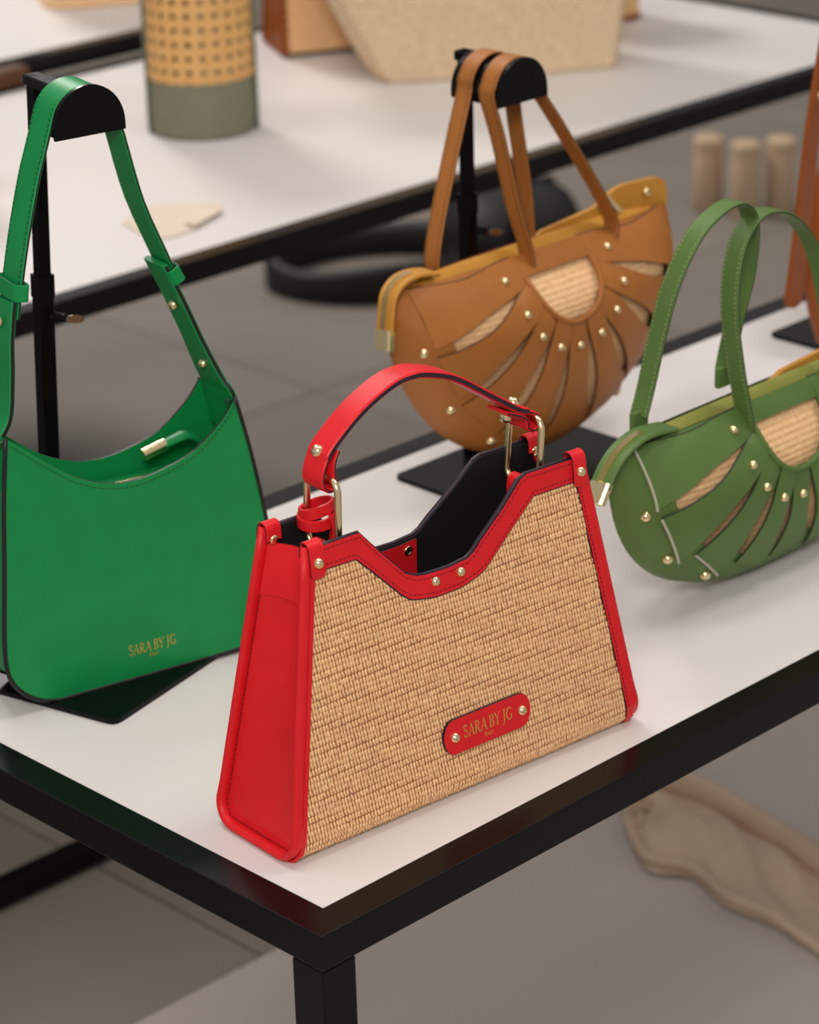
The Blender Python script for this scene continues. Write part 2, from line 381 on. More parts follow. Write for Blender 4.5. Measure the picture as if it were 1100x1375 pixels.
# ------------------------------------------------------------------ red raffia handbag
def red_bag():
    fl_, fr_ = onz(402, 1165), onz(853, 972)
    L = (fr_-fl_).length; ang = math.atan2(fr_.y-fl_.y, fr_.x-fl_.x)
    Wd = .083; a, h = .0197, .2038; Lt = math.hypot(a, h); e1, e2 = .0338, .0369
    t = thing('raffia_handbag', 'red leather and woven raffia handbag with gold rings standing at the table corner', 'handbag', (fl_.x, fl_.y, TH), ang)
    RC, T1_ = .014, .0162                      # the panels curl under the base below T1_
    def sheet(tt, o):
        if tt >= T1_: return a*tt/Lt-o*h/Lt, h*tt/Lt+o*a/Lt
        cy_, cz_ = a*T1_/Lt+RC*h/Lt, h*T1_/Lt-RC*a/Lt; q = (T1_-tt)/RC; r_ = RC+o
        return cy_-r_*(h/Lt*math.cos(q)+a/Lt*math.sin(q)), cz_+r_*(a/Lt*math.cos(q)-h/Lt*math.sin(q))
    def F(s, tt, o): y, z = sheet(tt, o); return Vector((s, y, z))               # front panel
    def B(s, tt, o): y, z = sheet(tt, o); return Vector((s, Wd-y, z))            # back panel
    T0 = .2047
    up = [(e1, .2047), (.0704, .2047), (.0856, .187), (.1035, .168), (.112, .1637), (.1207, .1622), (.139, .1615), (.155, .163), (.161, .166), (.1676, .172), (.1878, .1875), (.2050, .2032), (.2111, .2055), (L-e2, .2047)]
    lo = [(e1*.1895/T0, .1895), (.0664, .1887), (.080, .1753), (.0995, .155), (.106, .150), (.1123, .148), (.128, .1453), (.148, .1455), (.1555, .1473), (.163, .149), (.1700, .1523), (.1934, .1718), (.2154, .1893), (L-e2*.1895/T0, .1890)]
    left = lambda tt: e1*tt/T0
    right = lambda tt: L-e2*tt/T0
    n_f = F(0, .1, 1)-F(0, .1, 0); n_b = B(0, .1, 1)-B(0, .1, 0)
    outline = up+[(right(T1_), T1_), (left(T1_), T1_)]
    random.seed(3)
    for mp, nm, nv in ((F, 'front_panel', n_f), (B, 'back_panel', n_b)):
        pb = MB().poly(outline, mp, .0012)
        pb.grid(lambda u_, v_: mp(left(.01)+(right(.01)-left(.01))*u_, T1_-.0225*v_, .0012), 2, 8)
        pb.build(nm, 'raffia_back', t)
        inner = lambda x, y, o, mp=mp: mp(x, y, -.0016+o)
        MB().poly([(x*.985+.002, y*.995+.0005) for x, y in outline], inner, .0014, 0).build('lining', 'lining', t)
        # raffia stitches
        mb = MB(); RP, SP = .0044, .0025
        rows = int(.2/RP)+4
        def lower(s):
            for (x0, y0), (x1, y1) in zip(lo, lo[1:]):
                if x0 <= s <= x1: return y0+(y1-y0)*(s-x0)/(x1-x0)
            return .189
        for r in range(rows):
            ty = -.0045+(r+.5)*RP
            x = left(ty)+.003+(.5 if r % 2 else 0)*SP
            while x < right(ty)-.0012:
                if ty < lower(x)+.003:
                    wob = .0004*math.sin(x*90+r*1.7)
                    mb.bump(mp, x+random.uniform(-.0002, .0002), ty+wob, RP*1.20*random.uniform(.93, 1.05), SP*.86*random.uniform(.84, 1.06), .27+random.uniform(-.14, .14), .0018*random.uniform(.8, 1.2), .0009)
                x += SP
        o = mb.build('raffia_weave', 'raffia', t, smooth=True, fix=False); o['kind'] = 'stuff'
        tr = MB().strip(up, lo, lambda x, y, o, mp=mp: mp(x, y, .0009+o), .0022, 0, 1).build('top_trim', ['red', 'edge_purple'], t)
        mid = MB()
        off = lambda A, d: [mp(x, y+d, .0031) for x, y in A]
        dashes(mid, off(up, -.0028)[0:], up=nv); dashes(mid, off(lo, .0028), up=nv)
        s_ = mid.build('stitching', 'red_dark', tr); s_['kind'] = 'stuff'
        # leather side strips on the panel
        for sA, sB in ((left, lambda q: left(q)+.0030), (lambda q: right(q)-.0062, right)):
            qs = [-.004, .002, .008, .0162, .06, .11, .16, .192]
            sb = MB().strip([(sA(q), q) for q in qs], [(sB(q), q) for q in qs], lambda x, y, o, mp=mp: mp(x, y, .0012+o), .0018, 0, 0 if sA is left else 1).build('side_strip', ['red', 'edge_purple'], t)
        st2 = MB(); dashes(st2, [mp(right(q)-.0042, q, .0030) for q in qs[3:]], up=nv, wd=.0006)
        q2 = st2.build('stitching', 'red_dark', sb); q2['kind'] = 'stuff'
        # dark edge along the mouth
        MB().sweep([mp(x, y-.0003, .0008) for x, y in up], circ(.0015, 8), (0, 1, 0)).build('mouth_edge', 'edge_purple', t, smooth=True)
        MB().sweep([mp(x, y-.0002, .0022) for x, y in lo], circ(.0008, 6), (0, 1, 0)).build('trim_edge', 'edge_purple', tr, smooth=True)
        for s0, t0 in ((.1268, .1559), (.1482, .1562)):
            rivet(t, mp(s0, t0, .0031), nv, .0034)
    # red facing inside the back panel
    fc = [(x, y-.0012) for x, y in up if .101 < x < .158]
    MB().poly(fc+[(.158, .118), (.101, .118)], lambda x, y, o: B(x, y, -.0022-o), .0012, 0, 1).build('closure_facing', ['red', 'edge_purple'], t)
    for s0 in (.1268, .1482): MB().lathe([(.0036, 0), (.0036, .0006), (.0026, .0012), (.0024, .0006), (0, .0006)], 14, axis=tuple(-n_b), org=B(s0, .1545, -.0034)).build('snap', 'gold', t, smooth=True)
    # base
    MB().box((.004, .014, .0004), (L-.004, Wd-.014, .0022), bev=.0006).build('base_panel', 'edge_purple', t)
    # gussets with bindings
    for side in (0, 1):
        e = e1 if side == 0 else e2
        sx = 1 if side == 0 else -1; X0 = 0 if side == 0 else L
        def G(yy, zz, o): # gusset plane, o = outward
            return Vector((X0+sx*(e*zz/h)-sx*o, yy, zz))
        r = .016; pth = [(a*.985, h+.001), (a*.5, h*.5), (a*.16+.0004, .024)]
        def prof():
            P = []
            for i in range(9):
                k = i/8; zz = h+.001-(h-.03)*k; P.append((a*zz/h, zz))
            for i in range(7):
                q = PI/2*i/6; P.append((.0010+r-r*math.cos(q)*(1), .0030+r-r*math.sin(q)))
            return P
        lft = prof(); U = lft+[(Wd-y, z) for y, z in reversed(lft)]
        # recessed gusset skin, bulging inwards
        def gs(u_, v_):
            zz = .004+(h-.014)*v_; y0 = a*zz/h-.0004; y1 = Wd-y0
            if zz < .02: k = 1-(zz-.0035)/.017; k = max(0, min(1, k)); ins = .012*(1-math.sqrt(max(0, 1-k*k))); y0 += ins; y1 -= ins
            yy = y0+(y1-y0)*u_
            return G(yy, zz, .0006-.012*math.sin(PI*u_)**.8*(.22+.78*v_))
        MB().grid(gs, 14, 18).build('gusset', 'red', t, smooth=True)
        def gl(u_, v_): return gs(u_, v_)+Vector((sx*.0015, 0, 0))
        MB().grid(gl, 10, 10).build('gusset_lining', 'lining', t, smooth=True)
        # upper band of the gusset
        def gb(u_, v_):
            return gs(u_, .82+.18*v_)+Vector((-sx*.0012, 0, .0))
        MB().grid(gb, 12, 4).build('gusset_band', 'red', t, smooth=True)
        bd = MB().sweep([G(y, z, .0022) for y, z in U], rrect(.0088, .0052, .0020), [(-sx, 0, -e/h*0)]*len(U)).build('binding', 'red', t, smooth=True)
        st = MB()
        dashes(st, [G(y+(.0046 if y < Wd/2 else -.0046), max(z, .0078), .0012) for y, z in U[2:-2]], L=.0024, gap=.0012, wd=.0006, up=(-sx, 0, 0))
        q = st.build('stitching', 'red_dark', bd); q['kind'] = 'stuff'
        # corner tabs folded over the binding
        for back in (0, 1):
            mp = B if back else F; nv = n_b if back else n_f
            c0 = (e1*.97 if side == 0 else L-e2*.97)
            dx = (.0025 if side == 0 else -.0025)
            pa = [mp(c0+dx, .185, .0038), mp(c0+dx, .190, .0046), mp(c0+dx, .2015, .0046), mp(c0+dx, .2065, .0036), mp(c0+dx, .2085, .0), mp(c0+dx, .2065, -.004), mp(c0+dx, .198, -.0055)]
            pp = spline(pa, 5)
            pr = []
            for i in range(len(pp)):
                wv = .0115
                if i < 5: wv = .0115*math.sqrt(max(.06, 1-((5-i)/5.2)**2))
                pr.append(rrect(wv, .0018, .0004))
            MB().sweep(pp, pr, (1, 0, 0), pm=RR_PM).build('corner_tab', ['red', 'edge_purple'], t, ang=40)
            rivet(t, mp(c0+dx, .1955, .0055), nv, .0036)
            MB().lathe([(.0034, 0), (.003, .0007), (0, .001)], 12, axis=tuple(-nv), org=mp(c0+dx, .1985, -.0062)).build('rivet_back', 'gold', t, smooth=True)
    # name plate
    TL = Vector((.1298, .0465)); cx, cy, hw, hh = .1587, .0466, .0375, .0120
    pl = []
    for i in range(9): q = -PI/2+PI*i/8; pl.append((cx+hw-hh*.72+hh*.72*math.cos(q), cy+hh*math.sin(q)))
    for i in range(9): q = PI/2+PI*i/8; pl.append((cx-hw+hh*.72+hh*.72*math.cos(q), cy+hh*math.sin(q)))
    FT = lambda x, y, o: F(x, y, .0023+o)
    np_ = MB().poly(pl, FT, .0026, 0, 1).build('name_plate', ['red', 'edge_purple'], t)
    FL = lambda x, y, o: F(x, y, .0049+o)
    lt = lettering(MB(), 'SARA BY JG', .1378, .0435, .0088, FL, width=.0425, bold=1.15)
    lettering(lt, 'ITALY', .1555, .0388, .0026, FL, width=.0075, bold=1.2)
    lt.build('lettering', 'gold_print', np_)
    for s0 in (.1300, .1884): rivet(np_, F(s0, .0466, .0049), n_f, .0036)
    # handle rings
    ym = Wd/2
    HR = {}
    for nm, s0, zt_, zb_, lean in (('l', .0610, .2375, .188, .001), ('r', .2285, .2340, .186, .004)):
        hwid, rc = .0158, .0075; pts = []
        for cy_, cz_, a0 in ((hwid-rc, zt_-rc, 0), (-hwid+rc, zt_-rc, 90), (-hwid+rc, zb_+rc, 180), (hwid-rc, zb_+rc, 270)):
            for i in range(6):
                q = math.radians(a0+90*i/5); z = cz_+rc*math.sin(q)
                pts.append(Vector((s0+lean*(z-zb_)/(zt_-zb_), ym+cy_+rc*math.cos(q), z)))
        MB().sweep(pts, circ(.0023, 10), (1, 0, 0), closed=True).build('ring', 'gold', t, smooth=True)
        # leather loop that holds the ring inside the bag
        sg = 1 if nm == 'l' else -1
        lp = spline([(s0-sg*.006, ym, zb_-.030), (s0-sg*.005, ym, zb_-.002), (s0, ym, zb_+.0048), (s0+sg*.005, ym, zb_-.002), (s0+sg*.004, ym, zb_-.03)], 5)
        MB().sweep(lp, rrect(.019, .0018, .0004), (0, 1, 0), pm=RR_PM).build('ring_loop', ['red', 'edge_purple'], t, ang=40)
    # handle
    c = [(.0600, .2520), (.0570, .2440), (.0560, .2380), (.0605, .2318), (.0655, .2350), (.0672, .2420), (.0690, .2500)]
    main = [(.0668, .2318), (.0612, .2300), (.0560, .2345), (.0560, .2420), (.0600, .2510), (.0670, .2590), (.0845, .2725), (.1000, .2810), (.1165, .2872), (.1290, .2885), (.1410, .2870), (.1650, .2782), (.1960, .2578), (.2170, .2440), (.2270, .2395), (.2345, .2350), (.2360, .2290), (.2310, .2255), (.2258, .2285)]
    pth = spline([(x, ym, z) for x, z in main], 6)
    pr = []
    for i in range(len(pth)):
        pr.append(rrect(.0205, .0048 if 24 < i < 84 else .0030, .0010))
    MB().sweep(pth, pr, (0, 1, 0), pm=RR_PM).build('handle', ['red', 'edge_purple'], t, ang=35)
    for A in ([(.0668, .2318), (.0650, .2390), (.0652, .2470), (.0690, .2550)], [(.2258, .2285), (.2245, .2345), (.2180, .2390), (.2080, .2432)]):
        MB().sweep(spline([(x, ym, z) for x, z in A], 5), rrect(.0205, .0024, .0006), (0, 1, 0), pm=RR_PM).build('handle_fold', ['red', 'edge_purple'], t, ang=35)
    rivet(t, (.0598, ym, .2545), (-.75, 0, .55), .0042); rivet(t, (.0712, ym, .2490), (.9, 0, -.35), .0042)
    rivet(t, (.2215, ym, .2445), (.5, 0, .85), .0042); rivet(t, (.2150, ym, .2365), (-.5, 0, -.85), .0042)
    # red strap knotted round the ring
    bx, by = .0610, ym+.0158
    for k, (z0, tl, rr) in enumerate(((.2120, .0, .0095), (.2055, .14, .0105))):
        pts = []
        for i in range(24):
            q = 2*PI*i/24; pts.append(Vector((bx+.003+rr*1.0*math.cos(q), by-.006+rr*1.25*math.sin(q), z0+.004*math.cos(q+1.0)+tl*.02*math.sin(q))))
        MB().sweep(pts, rrect(.0075, .0022, .0005), (0, 0, 1), closed=True, pm=[0]*8).build('knot_band', 'red', t, ang=40)
    MB().sweep(spline([(bx+.004, by-.018, .212), (bx+.006, by-.019, .202), (bx+.005, by-.018, .19), (bx+.006, by-.018, .165)], 5), rrect(.011, .0022, .0005), (.5, .85, 0)).build('knot_tail', 'red', t, ang=40)
    return t
red_bag()

# ------------------------------------------------------------------ bag stands
def stand(label, plate, pole, ztop, arm_to, hm, rz, lean=(0, 0)):
    # plate: list of 4 world corners; pole: world xy; hm: (radius, face centre xy, arc centre z, length)
    t = thing('bag_stand', label, 'stand', (pole[0], pole[1], TH))
    L = lambda p: (p[0]-pole[0], p[1]-pole[1])
    pts = [L(p) for p in plate]
    rp_ = []
    for k in range(4):
        p, q, r_ = Vector(pts[k-1]), Vector(pts[k]), Vector(pts[(k+1) % 4])
        u0 = q+(p-q).normalized()*.008; u1 = q+(r_-q).normalized()*.008
        for i in range(5): f = i/4; rp_.append(tuple((1-f)**2*u0+2*f*(1-f)*q+f*f*u1))
    MB().poly(rp_, lambda x, y, o: Vector((x, y, .0002+o)), .0035).build('base_plate', 'black_stand', t)
    def post(r, z0, z1, nm):
        lx, ly = lean[0]/ztop, lean[1]/ztop
        return MB().sweep([(lx*z0, ly*z0, z0), (lx*z1, ly*z1, z1)], rrect(2*r, 2*r, .001), (math.cos(rz), math.sin(rz), 0)).build(nm, 'black_stand', t, ang=35)
    zj = ztop*.66
    post(.0060, .0035, zj, 'lower_pole'); post(.0049, zj, ztop, 'upper_pole'); post(.0066, zj-.016, zj+.0006, 'collar')
    # clamp screw
    sc_ = MB().lathe([(0, 0), (.0035, 0), (.0035, .012), (0, .012)], 12, axis=(.35, -.94, 0), org=(.002+lean[0]*.6, -.006+lean[1]*.6, zj-.03)).build('clamp_screw', 'black_stand', t)
    fl_ = []
    for i in range(14): q = 2*PI*i/14; fl_.append((.0075*math.cos(q)+.0075, .0032*math.sin(q)))
    MB().poly(fl_, lambda x, y, o: Vector((.006+lean[0]*.6+x*.9, -.017+lean[1]*.6-x*.35+o*.2, zj-.031+y-x*.12)), .0022).build('screw_wing', 'steel', sc_)
    ax, ay = arm_to[0]-pole[0], arm_to[1]-pole[1]
    d = Vector((ax, ay, 0)); n = d.normalized()
    r, ln, zc = hm; tx, ty_ = lean
    d0 = Vector((tx, ty_, 0)); n = (d-d0).normalized()
    MB().sweep([(tx-n.x*.006, ty_-n.y*.006, ztop-.004), (d.x, d.y, ztop-.004)], rrect(.013, .008, .001), (-n.y, n.x, 0)).build('arm', 'black_stand', t, ang=35)
    s = Vector((-n.y, n.x, 0))
    if s.x < 0: s = -s
    def half(y0, y1, rr, nm):
        o = []
        for i in range(21): q = PI*i/20; o.append((rr*math.cos(q), rr*math.sin(q)*1.06))
        o += [(-rr, -.006), (rr, -.006)] if rr < 9 else []
        MB().poly(o, lambda x, z, k: d+s*x+n*(y0+k)+Vector((0, 0, zc+z)), y1-y0).build(nm, 'black_stand', t, ang=30)
    half(-ln/2, ln/2, r, 'half_moon_rest'); half(ln/2, ln/2+.003, r+.0035, 'half_moon_lip')
    return t

GA = math.radians(-12.5)
GP = onz(75, 938, .0045)
gu = Vector((math.cos(GA), math.sin(GA), 0)); gv = Vector((-math.sin(GA), math.cos(GA), 0))
def gpx(x, y, v=0.0):                          # pixel -> green bag coordinates (u, z) in the plane v
    w_ = onp(x, y, GP+gv*v, gv); d = w_-GP; return (d.dot(gu), w_.z-TH)
pc = onz(155, 975); pr_ = onz(304, 876); pd = (pr_-pc); pn = Vector((-pd.y, pd.x, 0)).normalized()
HV = .048                                      # how far behind the front panel the strap hangs on its rest
HMX = gpx(118, 165, HV-.018)[0]; HMZ = gpx(119, 181, HV-.018)[1]+.006
hub = GP+gu*HMX+gv*HV
PV = .105
pole1 = GP+gv*PV+gu*gpx(57, 640, PV)[0]; ptop = GP+gv*PV+gu*gpx(50, 140, PV)[0]
ZT1 = HMZ+.0215
stand('black metal bag stand with half-moon rest holding the emerald green bag', [pc, pr_, pr_+pn*.21, pc+pn*.21], (pole1.x, pole1.y), ZT1, (hub.x, hub.y), (.0235, .034, HMZ), GA+.12, (ptop.x-pole1.x, ptop.y-pole1.y))

# ------------------------------------------------------------------ emerald hobo bag
def green_bag():
    D = .050
    t = thing('shoulder_bag', 'emerald green smooth leather shoulder bag hanging from a black stand', 'handbag', (GP.x, GP.y, TH), GA)
    topc = [gpx(*p) for p in ((6, 589), (16, 594), (60, 620), (100, 640), (140, 648), (180, 644), (220, 628), (260, 604), (296, 564), (314, 533))]
    tops = [(p.x, p.y) for p in spline([(x, z, 0) for x, z in topc], 3)]
    rgt = [(.164, .165), (.171, .130), (.177, .094), (.182, .060), (.183, .040), (.179, .022), (.168, .008), (.152, .0035)]
    lft = [(.02, .0035), (.0, .004), (-.015, .009), (-.028, .020), (-.035, .035), (-.0355, .06), (-.031, .11), (-.027, .16)]
    sides = [topc[-1]]+rgt+lft+[topc[0]]
    sd = [(p.x, p.y) for p in spline([(x, z, 0) for x, z in sides], 4)]
    out = tops[:-1]+sd[:-1]
    def bul(x, z): return .004*math.sin(PI*min(1, max(0, (x+.035)/.215)))*math.sin(PI*min(1, max(0, z/.18)))
    def panel(nm, y0, sg):
        mb = MB(); mb.poly(out, lambda x, z, o: Vector((x, y0+sg*o, z)), .002, 0, 1)
        return mb.build(nm, ['green', 'edge_black'], t)
    fp = panel('front_panel', 0, -1); panel('back_panel', D, 1)
    # piping on both outlines
    for y0 in (-.0015, D+.0015):
        MB().sweep([Vector((x, y0, z)) for x, z in sd], circ(.0017, 8), (0, 1, 0)).build('piping', 'edge_black', t, smooth=True)
    # gusset
    mb = MB(); n = len(sd)
    def gus(u_, v_):
        i = min(int(u_*(n-1)), n-2); k = u_*(n-1)-i
        x = sd[i][0]+(sd[i+1][0]-sd[i][0])*k; z = sd[i][1]+(sd[i+1][1]-sd[i][1])*k
        cx, cz = .073, .10; pull = .006*math.sin(PI*v_)*min(1, 5*min(u_, 1-u_))
        q = Vector((x-cx, 0, z-cz)).normalized()
        return Vector((x-q.x*(.0012+pull*.5), D*v_, z-q.z*(.0012+pull*.2)))
    MB().grid(gus, n-1, 6).build('gusset', 'green', t, smooth=True)
    # stitching along the mouth
    st = MB(); dashes(st, [Vector((x, -.002, z-.004)) for x, z in tops], up=(0, -1, 0), L=.0021, gap=.0016, wd=.00055)
    s_ = st.build('stitching', 'green_thread', fp); s_['kind'] = 'stuff'
    # inner zip panel
    mb = MB().grid(lambda a, b: Vector((-.012+.172*a, .003+.044*b, .140+.003*math.sin(PI*b))), 6, 4)
    zp = mb.build('zip_panel', 'green', t, smooth=True)
    MB().box((.0, .0235, .1434), (.150, .0275, .1441)).build('zip_tape', 'edge_black', zp)
    z = MB()
    for i in range(70): z.box((.003+i*.002, .0242, .1441), (.0042+i*.002, .0268, .1447))
    z.build('zip_teeth', 'gold', zp)['kind'] = 'stuff'
    # zip pull of leather with a gold end
    A = [Vector((*gpx(x, y, .03)[:1], .03, gpx(x, y, .03)[1])) for x, y in ((276, 612), (268, 592), (250, 584), (236, 589), (218, 598))]
    pp = spline(A, 5); pl_ = MB().sweep(pp, [circ(.0045+.0025*math.sin(PI*i/(len(pp)-1)), 10, .003) for i in range(len(pp))], (0, 1, 0)).build('zip_pull', 'green', t, smooth=True)
    e0, e1_ = A[-1], Vector((*gpx(192, 611, .03)[:1], .03, gpx(192, 611, .03)[1]))
    MB().sweep([e0+(e0-e1_)*.15, e1_], circ(.0046, 12), (0, 1, 0)).build('zip_pull_end', 'gold', pl_, ang=40)
    # foil print
    FP = lambda x, z, o: Vector((x, -.0020-o, z))
    x0, z0 = gpx(172, 880); x1 = gpx(235, 862)[0]
    lt = lettering(MB(), 'SARA BY JG', x0, z0, .0080, FP, width=x1-x0, bold=1.0)
    lettering(lt, 'ITALY', (x0+x1)/2-.003, z0-.0045, .0024, FP, width=.007, bold=1.1)
    lt.build('lettering', 'gold_print', fp)
    # strap over the rest
    R = .0250; ym = D/2
    arc = [(HMX-R*math.cos(PI*i/14), HV, HMZ+R*1.06*math.sin(PI*i/14)) for i in range(15)]
    def px2(x, y, v=ym): u_, z_ = gpx(x, y, v); return Vector((u_, v, z_))
    lowL = px2(16, 388, .030); lowR = px2(219, 352, .030)
    up_ = [px2(12, 425, .028), lowL, px2(25, 319, .034), px2(38, 243, .041)]+[px2(38, 243, .041).lerp(Vector(arc[2]), k) for k in (.5, .78)]+arc[2:-2]+[Vector(arc[-3]).lerp(px2(181, 268, .040), k) for k in (.13, .35)]+[px2(181, 268, .040), lowR, px2(228, 385, .030)]
    pth = spline(up_, 4)
    SW = .030
    so = MB().sweep(pth, rrect(SW, .0024, .0006), (0, 1, 0), pm=RR_PM).build('strap', ['green', 'edge_black'], t, ang=40)
    st = MB()
    for sg in (-1, 1): dashes(st, [Vector((p.x-.0014, p.y+sg*(SW/2-.0025), p.z)) for p in pth[:46]], up=(-1, 0, .1), L=.0021, gap=.0016, wd=.0006)
    s_ = st.build('stitching', 'green_thread', so); s_['kind'] = 'stuff'
    rp = spline([px2(214, 350, .030)-Vector((.003, 0, 0)), px2(232, 395, .029), px2(258, 450, .028), px2(281, 498, .027), Vector((.158, ym, .195)), Vector((.163, ym, .165))], 6)
    MB().sweep(rp, [rrect(SW+.0015+.015*max(0, min(1, (i-12)/10)), .0042, .0008) for i in range(len(rp))], (0, 1, 0), pm=RR_PM).build('strap_end', ['green', 'edge_black'], t, ang=40)
    lpth = spline([px2(12, 400, .030)-Vector((.003, 0, 0)), px2(9, 450, .028)-Vector((.003, 0, 0)), px2(4, 500, .027), px2(1, 555, .026), Vector((-.024, ym, .196)), Vector((-.0285, ym, .165))], 6)
    MB().sweep(lpth, rrect(SW+.0015, .0042, .0008), (0, 1, 0), pm=RR_PM).build('strap_end', ['green', 'edge_black'], t, ang=40)
    # keepers
    for kp, dr in ((px2(222, 362, .030), Vector((.42, 0, -.9))), (px2(16, 386, .030), Vector((-.14, 0, -.99)))):
        dr = dr.normalized(); nr = dr.cross(Vector((0, 1, 0)))
        ring = []
        for i in range(20):
            q = 2*PI*i/20; cw = abs(math.cos(q))**.35*(1 if math.cos(q) > 0 else -1); sw = abs(math.sin(q))**.35*(1 if math.sin(q) > 0 else -1)
            ring.append(kp+Vector((0, 1, 0))*(SW/2+.0025)*cw+nr*.0050*sw)
        MB().sweep(ring, rrect(.012, .0016, .0004), tuple(dr), closed=True, pm=RR_PM).build('strap_keeper', ['green', 'edge_black'], t, ang=40)
    for (x, y) in ((237, 408), (277, 487)):
        q = px2(x, y); rivet(t, (q[0]-.0025, ym, q[2]), (-.9, 0, -.4), .0036)
    q = px2(4, 430); rivet(t, (q[0]-.0035, ym-.001, q[2]), (-.97, 0, .2), .0036)
    for px_, zz in ((-.022, .2045), (.155, .197)):
        MB().box((px_-.004, .002, zz-.004), (px_+.004, .006, zz), bev=.0008).build('corner_stitch', 'green_thread', t)
    return t
green_bag()

# ------------------------------------------------------------------ half-moon fan bags
def fan_bag(label, loc, a, b, T, C, hang, rz=0.0, tilt=0.0, pouch='mustard', cz=None, TBk=.03, topk=.26, dtop=.055, pw=2.0, fx=0.0, tail=None):
    t = thing('half_moon_bag', label, 'handbag', (loc[0], loc[1], loc[2]), rz); t.rotation_euler = (tilt, 0, rz)
    mL, mE = C
    cz = b-.033 if cz is None else cz
    def rho(x, z): return (abs(x/a)**pw+abs((b-z)/b)**pw)**(1/pw)
    def tap(z):
        k = max(0.0, min(1.0, (b-z)/dtop)); return topk+(1-topk)*math.sin(k*PI/2)
    def thick(r, z, sg=-1): return (T if sg < 0 else TBk)*math.sqrt(max(0.0, 1-min(r, 1)**4))*tap(z)
    def S(x, z, o, sg=-1):
        r = rho(x, z); return Vector((x*(1+o/a*r), sg*(thick(r, z, sg)+o*math.sqrt(max(.02, 1-min(r, 1)**4))), z-o*r*.4))
    def polar(r, th):
        c, s_ = math.cos(th), math.sin(th); return (a*r*math.copysign(abs(c)**(2/pw), c), b-b*r*abs(s_)**(2/pw))
    # back panel and woven inner body
    def back(u_, v_): x, z = polar(v_, PI*u_); return S(x, z, .001, 1)
    MB().grid(back, 40, 12).build('back_panel', mL, t, smooth=True)
    def body(u_, v_): x, z = polar(v_*.985, PI*u_); return S(x, min(z, b-.007), -.004, -1)
    MB().grid(body, 40, 12).build('body', 'raffia_back', t, smooth=True)
    mb = MB(); random.seed(5); RP, SP = .0048, .0032; z = .010; row = 0
    while z < b-.012:
        x = -a+.5*SP*(row % 2)
        while x < a:
            if rho(x, z) < .86: mb.bump(lambda p, q, o: S(p, q, o-.004), x, z, RP*1.15, SP*.95, -.35, .0013)
            x += SP
        z += RP; row += 1
    mb.build('raffia_weave', 'raffia', t, smooth=True, fix=False)['kind'] = 'stuff'
    # rim panel that wraps round the ends
    def rim(u_, v_): x, z = polar(.80+.20*v_, PI*u_); return S(x, z, .0022*(1 if v_ < 1 else .5), -1)
    MB().grid(rim, 48, 10).build('rim_panel', [mL], t, smooth=True)
    # top band
    def band(u_, v_):
        x = (-.80+1.6*u_)*a; z = b-(b-cz)*v_
        return S(x, z, .0035+.0008*math.sin(PI*v_), -1)
    tb = MB().grid(band, 20, 4); tb.build('top_band', mL, t, smooth=True)
    # slats fanned round the window
    N = 9; r0 = .040
    dth = math.radians(24.5); ddir = math.radians(20.6)
    for i in range(N):
        th = PI/2+(i-(N-1)/2)*dth; ph = PI/2+(i-(N-1)/2)*ddir
        ex, ez = math.cos(th), -math.sin(th); dx, dz = math.cos(ph), -math.sin(ph)
        bx_, bz_ = fx+ex*r0, cz+ez*r0
        lo_, hi_ = 0.0, .4                      # reach of this slat: where the body radius is .87
        for _ in range(30):
            mid = (lo_+hi_)/2
            if rho(bx_+dx*mid, bz_+dz*mid) < .87 and bz_+dz*mid < b: lo_ = mid
            else: hi_ = mid
        R = lo_; nn = 12; A = []; Bp = []; cxn = []
        for k in range(nn+1):
            f = k/nn; r = R*f
            full = (r0*dth+r*ddir)/2
            hw = full*(1.0 if f < .10 else 1.0-.30*math.sin(min(1, (f-.10)/.45)*PI/2)) if f < .55 else full*(.70+.16*(f-.55)/.45)
            hw = min(hw, .026)
            px_, pz_ = bx_+dx*r, bz_+dz*r
            A.append((px_-dz*hw, pz_+dx*hw)); Bp.append((px_+dz*hw, pz_-dx*hw)); cxn.append((px_, pz_))
        o0 = .0036+.0012*(i % 2)
        mb = MB(); vs = []
        for k in range(nn+1):
            lift = .0022*math.sin(PI*k/nn)
            for (x, z), e in ((A[k], 0), (cxn[k], 1), (Bp[k], 0)):
                vs.append(S(x, min(z, b), o0+lift+.0012*e))
            for (x, z) in (A[k], Bp[k]): vs.append(S(x, min(z, b), o0+lift-.0022))
        fs = []; ms = []
        for k in range(nn):
            p = k*5; q = p+5
            for f_, mi in (((p, p+1, q+1, q), 0), ((p+1, p+2, q+2, q+1), 0), ((p, q, q+3, p+3), 1), ((p+2, p+4, q+4, q+2), 1)):
                fs.append(f_); ms.append(mi)
        e = nn*5; fs += [(0, 3, 4, 2, 1), (e, e+1, e+2, e+4, e+3)]; ms += [1, 2]
        for f_, mi in zip(fs, ms): mb.f.append(f_); mb.m.append(mi)
        mb.v = [tuple(v) for v in vs]
        mb.build('slat', [mL, mE, 'pale_edge' if mL == 'forest' else mE], t, ang=50)
        if mL == 'forest' and i >= N//2+2:
            ed = [S(A[-1][0]+(Bp[-1][0]-A[-1][0])*k/6, min(b, A[-1][1]+(Bp[-1][1]-A[-1][1])*k/6), o0+.0012) for k in range(7)]
            MB().sweep(ed, rrect(.0020, .0016, .0004), (0, 1, 0)).build('slit_edge', 'pale_edge', t)
        rr = .022; x, z = bx_+dx*rr, bz_+dz*rr
        if z < b-.004:
            nrm = (S(x+.002, z, 0)-S(x-.002, z, 0)).cross(S(x, z+.002, 0)-S(x, z-.002, 0)).normalized()
            if nrm.y > 0: nrm = -nrm
            rivet(t, S(x, z, o0+.0026), nrm, .0036)
